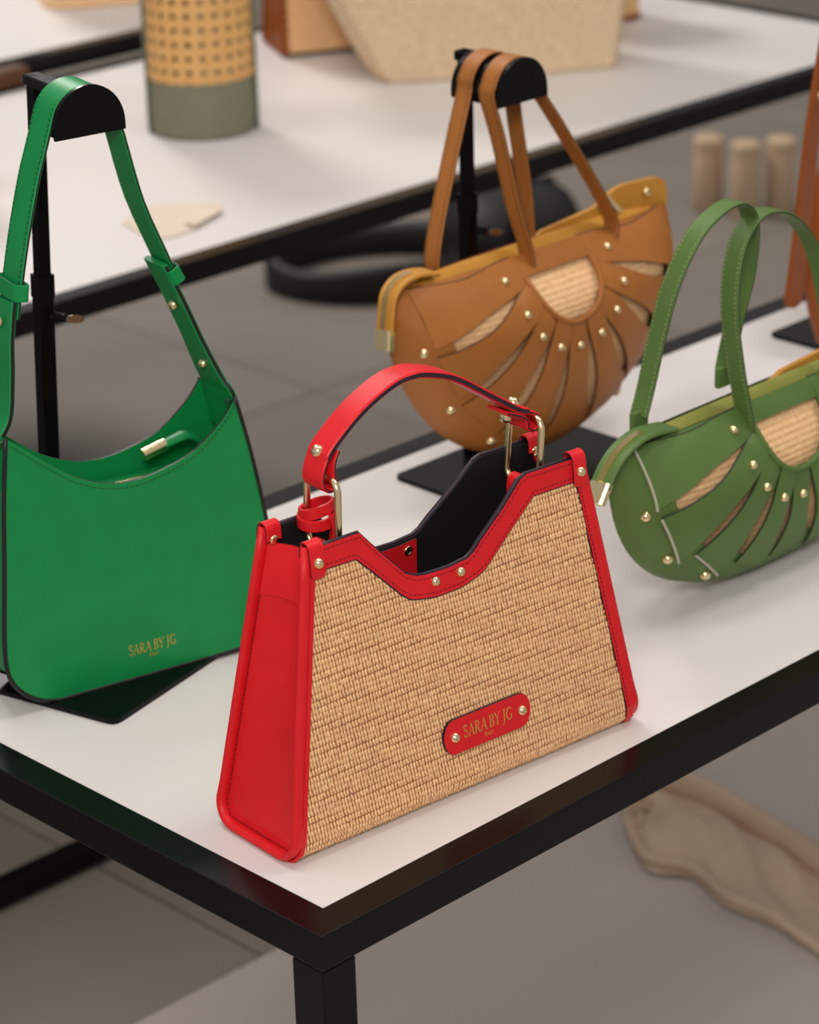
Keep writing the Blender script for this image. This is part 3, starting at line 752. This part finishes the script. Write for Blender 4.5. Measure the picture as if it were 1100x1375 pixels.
    # window rim
    wr = [S(fx+.0395*math.cos(q), cz-.0395*math.sin(q)*1.05, .0046) for q in [PI*i/24 for i in range(25)]]
    MB().sweep(wr, circ(.0024, 8), (0, 1, 0)).build('window_rim', mL, t, smooth=True)
    # rivets on the rim
    for th, r_ in ((2.84, .925), (2.46, .925), (2.08, .925), (.30, .925), (.68, .925), (1.06, .925)):
        x, z = polar(r_, th); x2, z2 = polar(r_+.01, th)
        n1 = (S(x2, z2, .002)-S(x, z, .002)); tg = S(*polar(r_, th+.02), .002)-S(x, z, .002)
        nrm = n1.cross(tg).normalized()
        if nrm.dot(Vector((x, -.2, z-b))) < 0: nrm = -nrm
        rivet(t, S(x, z, .0026), nrm, .0042)
    # zipped pouch showing along the mouth
    def zp(u_, v_):
        x = (-.93+1.86*u_)*a; t0, t1 = thick(abs(x/a), b)*.85, thick(abs(x/a), b, 1)*.85; return Vector((x, -t0+(t0+t1)*v_, b-.003+.006*math.sin(PI*v_)*(1-abs(2*u_-1)**6)))
    po = MB().grid(zp, 24, 6).build('inner_pouch', pouch, t, smooth=True)
    # zip end hanging over one end
    tail = tail or [(-a*.70, -.004, b+.004), (-a*.82, -.006, b+.008), (-a*.93, -.008, b+.007), (-a*1.015, -.011, b-.001), (-a*1.055, -.014, b-.016), (-a*1.075, -.016, b-.030)]
    tp = spline(tail, 6)
    tl = MB().sweep(tp, rrect(.020, .0030, .0008), (.15, 1, 0)).build('zip_end', pouch if pouch == 'mustard' else mL, t, ang=40)
    tl2 = MB()
    for p, q in zip(tp[6:], tp[7:]):
        d = (q-p); n = Vector((-d.z, 0, d.x)).normalized()
        if n.z < 0 and n.x > 0: n = -n
        if n.x > 0 and n.z <= 0: n = -n
        n = n if n.z > 0 or n.x < 0 else -n
        for f in (0.1, .6):
            c = p+d*f; tl2.box((c.x+n.x*.0018-.0012, c.y-.0028, c.z+n.z*.0018-.0012), (c.x+n.x*.0018+.0012, c.y+.0028, c.z+n.z*.0018+.0012))
    tl2.build('zip_teeth', 'gold', tl)['kind'] = 'stuff'
    e = tp[-1]; d = (tp[-1]-tp[-2]).normalized()
    MB().sweep([e-d*.004, e+d*.012], rrect(.019, .007, .0015), (.15, 1, 0)).build('zip_stop', 'gold', tl, ang=40)
    # pouch flap standing up at the other end, with a gold slider and stud
    fo = [(.0, b-.004), (.12*a, b+.004), (.50*a, b+.009), (.58*a, b+.016), (.64*a, b+.021), (.70*a, b+.023), (.92*a, b+.022), (.97*a, b+.018), (.99*a, b+.008), (.985*a, b-.02), (.5*a, b-.01)]
    fp_ = MB().poly(fo, lambda x, z, o: Vector((x, .003+o-.02*max(0, x/a-.5), z)), .004).build('pouch_flap', 'mustard', t, ang=30)
    MB().sweep([(.55*a, -.004, b+.017), (.63*a, -.006, b+.003)], rrect(.006, .004, .001), (1, 0, .5)).build('zip_slider', 'gold', fp_, ang=40)
    MB().lathe([(.0032, -.001), (.0042, 0), (.0042, .003), (.003, .0042), (0, .0042)], 12, axis=(0, -1, .1), org=(.84*a, -.004, b+.012)).build('stud', 'gold', fp_, smooth=True)
    # handles
    for pts, wds in hang:
        path = spline(pts, 7); wl = []
        n = len(path)
        for i in range(n):
            f = min(i, n-1-i)/(n-1)*2; k = min(1, f/.16)
            wl.append(tuple(Vector((1, 0, 0)).lerp(Vector((0, 1, 0)), k)) if False else (0, 1, 0))
        h = MB().sweep(path, rrect(wds, .0026, .0007), wl, pm=RR_PM).build('handle', [mL, mE], t, ang=40)
        st = MB()
        for sg in (-1, 1):
            dashes(st, [p+Vector((-.0016, sg*(wds/2-.002), .0)) for p in path[2:n//2]], up=(-1, 0, .15), L=.0021, gap=.0016, wd=.0005)
        st.build('stitching', 'tan_edge' if mL == 'tan' else 'olive_thread', h)['kind'] = 'stuff'
        for k in (0, -1):
            p = Vector(pts[k]); sg = -1 if p.y < 0 else 1
            MB().box((p.x-wds*.5, p.y-.0025, p.z-.012), (p.x+wds*.5, p.y+.0025, p.z+.004), bev=.001).build('handle_tab', mL, t)
    return t

# tan bag on its stand
TX, TYc = .648, .430
ta, tb_, tT = .170, .180, .052
tz = .018
PX, PY = .627, .478
HX = .627
hr = .0250; hfy = .413
hq = ony(714, 134, hfy); hmz = hq.z-TH+.006; HX = ony(703, 115, hfy).x
cb = onz(542, 648)
stand('black metal bag stand with half-moon rest holding the tan fan bag', [(cb.x, cb.y+.012), (cb.x, cb.y-.15), (cb.x+.19, cb.y-.15), (cb.x+.19, cb.y+.012)], (HX, PY), hmz+.0265, (HX, hfy+.003+.027), (hr, .054, hmz), 0.0)
R_ = hr+.0022
def loop(xl, xr, y0, yt, zb, cx, cz_):
    L = [(xl, y0, zb-.004), (xl-.002, y0, zb+.012), (xl*.72+(cx-R_)*.28-.004, y0*.75+yt*.25, zb+(cz_-zb)*.35), (xl*.30+(cx-R_)*.70-.001, y0*.3+yt*.7, zb+(cz_-zb)*.75)]
    arc = [(cx-R_*math.cos(PI*i/8), yt, cz_+R_*1.06*math.sin(PI*i/8)) for i in range(9)]
    Rr = [(xr*.30+(cx+R_)*.70, y0*.3+yt*.7, zb+(cz_-zb)*.75), (xr*.72+(cx+R_)*.28+.003, y0*.75+yt*.25, zb+(cz_-zb)*.35), (xr+.002, y0, zb+.012), (xr, y0, zb-.004)]
    return L+arc+Rr
cxl, czl = HX-TX, hmz-tz
ff = ony(707, 348, TYc-.02); fr2 = ony(817, 290, TYc-.02); bf = ony(583, 352, TYc+.012); br2 = ony(706, 305, TYc+.012)
fan_bag('tan leather half-moon bag with fanned slats hanging from a black stand', (TX, TYc, TH+tz), ta, tb_, tT, ('tan', 'tan_edge'),
        [(loop(ff.x-TX, fr2.x-TX, -.021, hfy+.014-TYc, tb_-.006, cxl, czl), .017), (loop(bf.x-TX, br2.x-TX, .012, hfy+.040-TYc, tb_-.004, cxl, czl), .017)], 0.0, cz=tb_-.014)

# olive green bag standing on the table
DX, DYc = .622, .157
da, db, dT = .184, .145, .038
def dl(px_, py_, yy): p = ony(px_, py_, DYc+yy); return (p.x-DX, yy, p.z-TH)
yf = -.020
fh = [dl(1003, 585, yf), dl(1000, 560, yf), dl(988, 490, yf+.004), dl(980, 410, yf+.010), dl(988, 340, yf+.016), dl(1010, 296, yf+.02), dl(1038, 284, yf+.022)]
fh += [dl(1066, 297, yf+.02), dl(1092, 336, yf+.016), dl(1108, 400, yf+.010), dl(1114, 460, yf+.004), dl(1112, 500, yf), dl(1110, 525, yf)]
yb = .016
bh = [dl(858, 560, yb), dl(868, 520, yb), dl(886, 440, yb-.004), dl(905, 375, yb-.008), dl(935, 315, yb-.012), dl(970, 280, yb-.014), dl(995, 275, yb-.014), dl(1008, 300, yb-.012), dl(1004, 360, yb-.008), dl(990, 420, yb-.004), dl(978, 470, yb), dl(972, 500, yb)]
fan_bag('olive green leather half-moon bag with fanned slats standing on the table', (DX, DYc, TH+.001), da, db, dT, ('forest', 'forest_edge'),
        [(fh, .0165), (bh, .0165)], 0.0, pouch='green_zip', cz=db-.013, pw=2.5, fx=-.008,
        tail=[(-da*.66, -.004, db+.001), (-da*.80, -.006, db+.005), (-da*.90, -.008, db+.005), (-da*1.0, -.010, db), (-da*1.07, -.011, db-.009), (-da*1.12, -.012, db-.020)])

# ------------------------------------------------------------------ cognac bag at the end of the table
def cognac_bag():
    Y0 = .40; base = ony(1075, 430, Y0)
    t = thing('hobo_bag', 'cognac brown leather bag with a long hanging tongue strap beside the olive bag', 'handbag', (base.x, Y0, TH))
    L = lambda x, y, yy=0.0: (lambda p: (p.x-base.x, yy, p.z-TH))(ony(x, y, Y0+yy))
    # slouchy body, mostly beyond the frame
    def body(u_, v_):
        q = 2*PI*u_; z = .012+.30*v_; r = (.55+.45*math.sin(PI*min(1, .18+.82*v_)))
        hx = .15*r*(1-.45*v_**2); hy = .045*r*(1-.5*v_**2)
        return Vector((.165+hx*math.cos(q), .01+hy*math.sin(q)*(1), z))
    MB().grid(body, 28, 16).build('body', 'cognac', t, smooth=True)
    MB().poly([(.165+.082*math.cos(2*PI*i/24), .01+.024*math.sin(2*PI*i/24)) for i in range(24)], lambda x, y, o: Vector((x, y, .008+o)), .006).build('base', 'cognac', t, ang=40)
    # tongue strap
    pts = [L(*p, -.046) for p in ((1112, 30), (1102, 90), (1090, 170), (1082, 240), (1075, 310), (1068, 370), (1062, 414))]
    pts = [(x+.002, -.046, z) for x, y, z in pts]; pp = spline(pts, 14); n = len(pp)
    pr = []
    for i in range(n):
        f = i/(n-1); wv = .024+.013*f
        if f > .93: wv *= math.sqrt(max(.02, 1-((f-.93)/.0702)**2))
        pr.append(rrect(wv, .004, .001))
    st = MB().sweep(pp, pr, (1, .25, 0), pm=[0]*8).build('tongue_strap', 'cognac', t, ang=40)
    p = L(1098, 130, -.05); rivet(t, (p[0]+.004, -.050, p[2]), (0, -1, .1), .0045)
    p = L(1081, 206, -.0485); rivet(t, (p[0], -.0485, p[2]), (0, -1, .1), .003, m_='cognac')
    # shoulder strap running up to its stand
    MB().sweep(spline([(.10, .0, .29), (.11, .01, .37), (.157, .012, .462), (.185, .012, .481), (.213, .012, .462), (.26, .01, .37), (.27, .0, .29)], 6), rrect(.024, .0035, .001), (0, 1, 0), pm=[0]*8).build('shoulder_strap', 'cognac', t, ang=40)
    for k, x in ((0, .10), (1, .27)):
        MB().box((x-.01, -.012, .262), (x+.01, .012, .306), bev=.002).build('strap_tab', 'cognac', t)
    return base
cbase = cognac_bag()
c0 = onz(1032, 452); 
stand('black metal bag stand with half-moon rest holding the cognac bag', [(c0.x, c0.y), (c0.x, c0.y-.16), (c0.x+.24, c0.y-.16), (c0.x+.24, c0.y)], (cbase.x+.185, c0.y-.010), .482, (cbase.x+.185, .412), (.028, .05, .4475), 0.0)

# ------------------------------------------------------------------ things on the second table
# cane bucket bag
def cane_bag():
    R = .0655; c = onz(270, 190); cx, cy = c.x+.696*R, c.y+.718*R; Hh = .27; hb = .074
    t = thing('bucket_bag', 'cylindrical cane webbing bucket bag with grey-green canvas base', 'handbag', (cx, cy, TH))
    MB().lathe([(0, .0005), (R-.003, .0005), (R, .003), (R+.0006, hb*.5), (R, hb), (R-.002, hb), (R-.002, .004), (0, .004)], 48).build('canvas_base', 'sage', t, ang=40)
    ib = MB().lathe([(R-.004, hb-.003), (R-.004, Hh)], 48); ib.m = [1 if 0 <= ((i*7.5+140) % 360) < 95 else 0 for i in range(48)]; ib.build('inner_bag', ['dark_cloth', 'lit_rear_grey'], t)  # lighter arc paints in the lit rear seen through the cane
    MB().lathe([(R-.002, Hh-.025), (R+.001, Hh-.025), (R+.001, Hh), (R-.002, Hh)], 48).build('top_band', 'sage', t, ang=40)
    # cane strands
    P = .0172; nc = int(round(2*PI*R/P)); dth = 2*PI/nc; nr = int((Hh-.025-hb)/P)
    mb = MB()
    def C(th, z, o): return Vector(((R-.0005+o)*math.cos(th), (R-.0005+o)*math.sin(th), z))
    z0 = hb-.003
    def strand(p0, p1, o, wd, n=6):
        pts = [C(p0[0]+(p1[0]-p0[0])*i/n, p0[1]+(p1[1]-p0[1])*i/n, o) for i in range(n+1)]
        d = (pts[1]-pts[0]).normalized(); mid = (p0[0]+p1[0])/2
        A = []
        o_ = len(mb.v)
        for i, p in enumerate(pts):
            th = p0[0]+(p1[0]-p0[0])*i/n; nr_ = Vector((math.cos(th), math.sin(th), 0)); tg = (pts[min(i+1, n)]-pts[max(i-1, 0)]).normalized(); s_ = tg.cross(nr_)*wd/2
            mb.v += [tuple(p-s_), tuple(p+nr_*.0006), tuple(p+s_)]
        for i in range(n):
            for j in range(2):
                q = o_+i*3+j; mb.f.append((q, q+1, q+4, q+3)); mb.m.append(0)
    wd = .0052; topz = Hh-.022
    for k in range(nc):
        th = k*dth
        for e in (-.15, .15): strand((th+e*dth, z0), (th+e*dth, topz), .0002, wd, 2)
    for k in range(int((topz-z0)/P)+1):
        for e in (-.15, .15):
            z = z0+.004+(k+e)*P
            if z < topz: strand((0, z), (2*PI, z), .0007, wd, 64)
    turns = (topz-z0-.004)/P
    for k in range(nc):
        for sg in (1, -1):
            strand((k*dth+dth*.5, z0+.004+P*.5-P*.5), (k*dth+dth*.5+sg*turns*dth, topz), .0012, wd, 40)
    mb.build('cane_webbing', 'cane', t, smooth=True, fix=False)['kind'] = 'stuff'
    # zigzag lower hem of the webbing
    zz = []
    for i in range(nc*2+1): zz.append(C(i*dth/2, hb-.001+(.006 if i % 2 else -.003), .002))
    MB().sweep(zz, rrect(.004, .0012, .0003), (0, 0, 1)).build('webbing_hem', 'cane', t)
    # side seams
    for ang in (math.radians(225+84), math.radians(225-84+0)):
        pass
    for ang in (2.60, -.86):
        pts = [C(ang, .001, .0022), C(ang, Hh, .0022)]
        MB().sweep(pts, rrect(.016, .0028, .0008), (-math.sin(ang), math.cos(ang), 0), pm=RR_PM).build('side_seam', 'sage_edge', t, ang=40)
    # strap ends above
    MB().sweep(spline([(-R, 0, Hh-.02), (-R*.9, 0, Hh+.12), (0, 0, Hh+.2), (R*.9, 0, Hh+.12), (R, 0, Hh-.02)], 8), rrect(.02, .003, .0008), (0, 1, 0)).build('handle', 'sage_edge', t, ang=40)
cane_bag()

# raffia and brown leather tote
def tote():
    c = onz(385, 78); ang = math.radians(-27)
    t = thing('raffia_tote', 'raffia tote with brown leather side behind the cream basket', 'handbag', (c.x, c.y, TH), ang)
    L, Wd, h, a, e = .30, .112, .25, .022, .012
    F = lambda s, z, o: Vector((s, a*z/h-o, z)); B = lambda s, z, o: Vector((s, Wd-a*z/h+o, z))
    for mp, nm in ((F, 'front_panel'), (B, 'back_panel')):
        MB().poly([(0, .006), (L, .006), (L-e, h), (e, h)], mp, .002).build(nm, 'raffia_back', t)
        mb = MB(); random.seed(9)
        for r in range(40):
            z = .009+r*.0058
            for k in range(72):
                s = .006+k*.0041+(.002 if r % 2 else 0)
                if s < L-.012: mb.bump(mp, s, z, .0062, .0040, -.3, .0012, .002)
        mb.build('raffia_weave', 'raffia', t, smooth=True, fix=False)['kind'] = 'stuff'
        MB().poly([(e*.9, h-.03), (L-e*.9, h-.03), (L-e, h), (e, h)], lambda x, y, o: mp(x, y, .002+o), .002).build('top_trim', 'cognac', t)
    MB().box((.002, .002, .0005), (L-.002, Wd-.002, .007), bev=.001).build('base_panel', 'edge_black', t)
    for X0, sg in ((0, 1), (L, -1)):
        def gs(u_, v_):
            z = .004+(h-.006)*v_; y0 = a*z/h; return Vector((X0+sg*(e*z/h+.006*math.sin(PI*u_)*v_-.002), y0+(Wd-2*y0)*u_, z))
        MB().grid(gs, 10, 10).build('gusset', 'cognac', t, smooth=True)
        MB().sweep([gs(0, 1-i/10) for i in range(11)]+[gs(1, i/10) for i in range(11)], circ(.0035, 8), (1, 0, 0)).build('binding', 'cognac', t, smooth=True)
    for y in (.02, Wd-.02):
        MB().sweep(spline([(.08, y, h-.03), (.085, y, h+.05), (.15, y, h+.12), (.215, y, h+.05), (.22, y, h-.03)], 8), rrect(.018, .004, .001), (0, 1, 0)).build('handle', 'cognac', t, ang=40)
tote()

# cream basket
def basket():
    p0, p1 = onz(520, 112), onz(825, 91); L = (p1-p0).length; ang = math.atan2(p1.y-p0.y, p1.x-p0.x)
    t = thing('woven_basket', 'cream plaited straw basket bag with flared sides', 'basket', (p0.x, p0.y, TH), ang)
    Wd, h = .12, .24
    fl_, fr_ = .125, .030                      # flare of each end at full height
    def F(s, z, o): # s in 0..1 along the front
        return Vector((-fl_*z/h+s*(L+(fl_+fr_)*z/h), -.018*z/h-o-.010*math.sin(PI*s), z))
    def Bk(s, z, o): return Vector((-fl_*z/h+s*(L+(fl_+fr_)*z/h), Wd+.018*z/h+o+.010*math.sin(PI*s), z))
    def Lf(s, z, o): return Vector((-fl_*z/h-o-.012*math.sin(PI*s), -.018*z/h+s*(Wd+.036*z/h), z))
    def Rt(s, z, o): return Vector((L+fr_*z/h+o+.012*math.sin(PI*s), -.018*z/h+s*(Wd+.036*z/h), z))
    for mp, n, wlen, nm in ((F, 20, L, 'front_wall'), (Bk, 20, L, 'back_wall'), (Lf, 8, Wd, 'side_wall'), (Rt, 8, Wd, 'side_wall')):
        MB().grid(lambda a_, b_: mp(a_, .001+b_*h, 0), n, 8).build(nm, 'cream_back', t, smooth=True)
        mb = MB(); cell = .0105; rows = int(h/cell*2); cols = int((wlen+.05)/cell)
        for r in range(rows):
            for k in range(cols+1):
                s = (k+(.5 if r % 2 else 0))/cols; z = .005+r*cell/2
                if 0 < s < 1 and z < h-.004:
                    sc_ = L+(fl_+fr_)*z/h if wlen == L else Wd
                    mb.bump(lambda x, y, o: mp(s+(x)/sc_, z+y, o), 0, 0, cell*1.02, cell*.62, .785*(1 if r % 2 else -1), .0030)
        mb.build('straw_weave', 'cream', t, smooth=True, fix=False)['kind'] = 'stuff'
    MB().box((0, 0, .0005), (L, Wd, .004)).build('base', 'cream_back', t)
    rim = []
    for mp, rev in ((F, 0), (Rt, 0), (Bk, 1), (Lf, 1)):
        for i in range(10): s = i/10; rim.append(mp(1-s if rev else s, h, .001))
    MB().sweep(rim, circ(.005, 8), (0, 0, 1), closed=True).build('rim', 'cream', t, smooth=True)
    for mp in (F, Bk):
        MB().sweep(spline([mp(.3, h-.02, .004), mp(.3, h+.06, 0), mp(.4, h+.13, -.01), mp(.6, h+.13, -.01), mp(.7, h+.06, 0), mp(.7, h-.02, .004)], 6), circ(.006, 8), (0, 1, 0)).build('handle', 'cream', t, smooth=True)
basket()

# small brown wicker bag behind the basket
def wicker(name, label, loc, rz, L, Wd, h, mw, mt, flare=.08):
    t = thing(name, label, 'handbag', loc, rz)
    R = lambda s, z, o: (lambda q, k: Vector(((L/2*k+o)*abs(math.cos(q))**.5*(1 if math.cos(q) > 0 else -1), (Wd/2*k+o)*abs(math.sin(q))**.5*(1 if math.sin(q) > 0 else -1), z)))(2*PI*s, 1+flare*z/h)
    MB().grid(lambda a_, b_: R(a_, .002+b_*h, 0), 48, 6).build('body', 'raffia_back', t, smooth=True)
    mb = MB(); per = 2*(L+Wd); nx = int(per/.0075); nz = int(h/.006)
    for r in range(nz):
        for k in range(nx): mb.bump(lambda x, y, o: R((k+.5*(r % 2))/nx+x/per, .004+r*.006+y, o), 0, 0, .0062, .007, .0, .0016)
    mb.build('wicker_weave', mw, t, smooth=True, fix=False)['kind'] = 'stuff'
    MB().sweep([R(i/48, .004, .001) for i in range(48)], circ(.004, 8), (0, 0, 1), closed=True).build('base_rim', mt, t, smooth=True)
    MB().sweep([R(i/48, h, .001) for i in range(48)], circ(.005, 8), (0, 0, 1), closed=True).build('top_rim', mt, t, smooth=True)
    MB().poly([tuple(R(i/48, 0, 0)[:2]) for i in range(48)], lambda x, y, o: Vector((x, y, .0006+o)), .003).build('base', mt, t)
    MB().sweep(spline([(-L*.35, 0, h-.01), (-L*.33, 0, h+.06), (0, 0, h+.12), (L*.33, 0, h+.06), (L*.35, 0, h-.01)], 8), rrect(.015, .004, .001), (0, 1, 0)).build('handle', mt, t, ang=40)
    return t
q = onz(852, 27)
wicker('wicker_bag', 'small brown wicker bag beyond the cream basket', (q.x-.035, q.y+.05, TH), -.35, .13, .07, .16, 'raffia', 'cognac')
q = onz(7, 256)
wicker('wicker_bag', 'pale straw wicker bag at the end of the second table beside the emerald bag', (q.x-.108, q.y+.06, TH), .15, .20, .10, .16, 'raffia', 'cream')
q = onz(150, 9, .027)
wicker('wicker_bag', 'beige straw bag standing on the taller rear table', (q.x+.02, q.y+.055, TH+.027), -.5, .16, .09, .2, 'cream', 'raffia', .05)

# torn card tag
pp = [(165, 300), (178, 292), (205, 277), (250, 275), (297, 275), (298, 286), (285, 291), (265, 308), (235, 319), (212, 322), (185, 313)]
P = [onz(*p) for p in pp]; c = sum(P, Vector())/len(P)
ct = thing('card_tag', 'beige folded card lying on the white table below the cane bag', 'card', (c.x, c.y, TH))
MB().poly([(p.x-c.x, p.y-c.y) for p in P], lambda x, y, o: Vector((x, y, .0004+o)), .0012).build('card_sheet', 'card', ct)
f_ = [onz(*p) for p in ((262, 309), (297, 289), (299, 283), (270, 292), (248, 305))]
MB().poly([(p.x-c.x, p.y-c.y) for p in f_], lambda x, y, o: Vector((x, y, .0040+o+.05*abs(x-.02)*.4)), .0010).build('folded_flap', 'card', ct)
# strap piece leaning between the tables
q = onz(14, 113)
o = thing('leather_case', 'brown leather case standing between the two rear tables', 'case', (q.x-.09, T2B+TB+.001, TH+.0005))
MB().box((0, -.020, 0), (.105, .010, .026), bev=.005).build('case_body', 'tan_edge', o, ang=40)
MB().box((.02, -.022, .008), (.032, .0, .024), bev=.002).build('case_clasp', 'tan_edge', o)

# ------------------------------------------------------------------ things on the floor
def floor_bag():
    p = onz(575, 364, -TH)
    t = thing('duffel_bag', 'black duffel bag with a wide loop handle on the floor under the table', 'bag', (p.x, p.y, 0), math.radians(-28))
    def body(u_, v_):
        q = 2*PI*u_; x = .03+.25*v_; k = (1-abs(2*v_-1)**4)**.5*.9+.1
        return Vector((x, .13*k*math.cos(q), max(.004, .070+.080*k*math.sin(q))))
    MB().grid(body, 24, 16).build('body', 'nylon', t, smooth=True)
    lp = []
    for i in range(32):
        q = 2*PI*i/32; lp.append(Vector((-.10+.185*math.cos(q), .14*math.sin(q), .022+.006*math.sin(3*q))))
    MB().sweep(lp, rrect(.075, .028, .010), (0, 0, 1), closed=True).build('loop_handle', 'nylon', t, smooth=True)
    MB().sweep([(.07, 0, .148), (.24, 0, .148)], rrect(.02, .006, .002), (0, 1, 0)).build('zip', 'black_metal', t)
floor_bag()
for i, (x, y) in enumerate(((950, 282), (1000, 290), (1047, 284))):
    p = onz(x, y, -TH)
    t = thing('cardboard_tube', 'beige cardboard tube standing on the floor beyond the second table', 'tube', (p.x, p.y, 0), 0, 'cardboard tubes on the floor')
    MB().lathe([(.026, .0005), (.028, .003), (.028, .135), (.026, .138), (.0, .138)], 20).build('tube_body', 'kraft', t, ang=40)
    MB().lathe([(.0288, .118), (.0288, .141), (.022, .145), (0, .145)], 20).build('cap', 'kraft', t, ang=40)
# cotton dust bag on the aisle
def dust_bag():
    p = onz(960, 1150, -TH)
    t = thing('dust_bag', 'unbleached cotton drawstring dust bag lying on the floor below the table', 'pouch', (p.x, p.y, .001))
    W_ = lambda x, y, z=0.004: onz(x, y, -TH+z)-Vector((p.x, p.y, 0.0))
    top = [(838, 1072), (900, 1068), (960, 1090), (1020, 1125), (1090, 1165), (1180, 1215)]
    bot = [(842, 1110), (868, 1168), (930, 1180), (975, 1218), (1040, 1245), (1150, 1320)]
    A = spline([W_(*q) for q in top], 6); B_ = spline([W_(*q) for q in bot], 6); n = len(A)-1
    random.seed(4)
    def sh(u_, v_):
        i = min(int(round(u_*n)), n); p_ = A[i].lerp(B_[i], v_)
        z = .004+.028*math.sin(PI*v_)**.7*(math.sin(PI*min(1, u_*1.1+.08)))**.5 + .008*math.sin(9*u_+7*v_)*math.sin(PI*v_)+.005*math.sin(23*u_-11*v_)*math.sin(PI*v_)
        return Vector((p_.x, p_.y, max(.001, z)))
    MB().grid(sh, n, 16).build('cloth', 'cotton', t, smooth=True)
    hem = [sh(i/24, .02)+Vector((0, 0, .012)) for i in range(25)]
    MB().sweep(hem, circ(.021, 10, .012), (0, 0, 1)).build('rolled_hem', 'cotton', t, smooth=True)
    MB().sweep([sh(i/24, .96)+Vector((0, 0, .004)) for i in range(25)], circ(.007, 8, .006), (0, 0, 1)).build('side_seam', 'cotton', t, smooth=True)
    cord = [sh(.10+.05*math.sin(i*.9), .30+.05*i)+Vector((0, 0, .004)) for i in range(11)]
    MB().sweep(spline(cord, 4), circ(.003, 6), (0, 0, 1)).build('drawstring', 'kraft', t, smooth=True)
dust_bag()
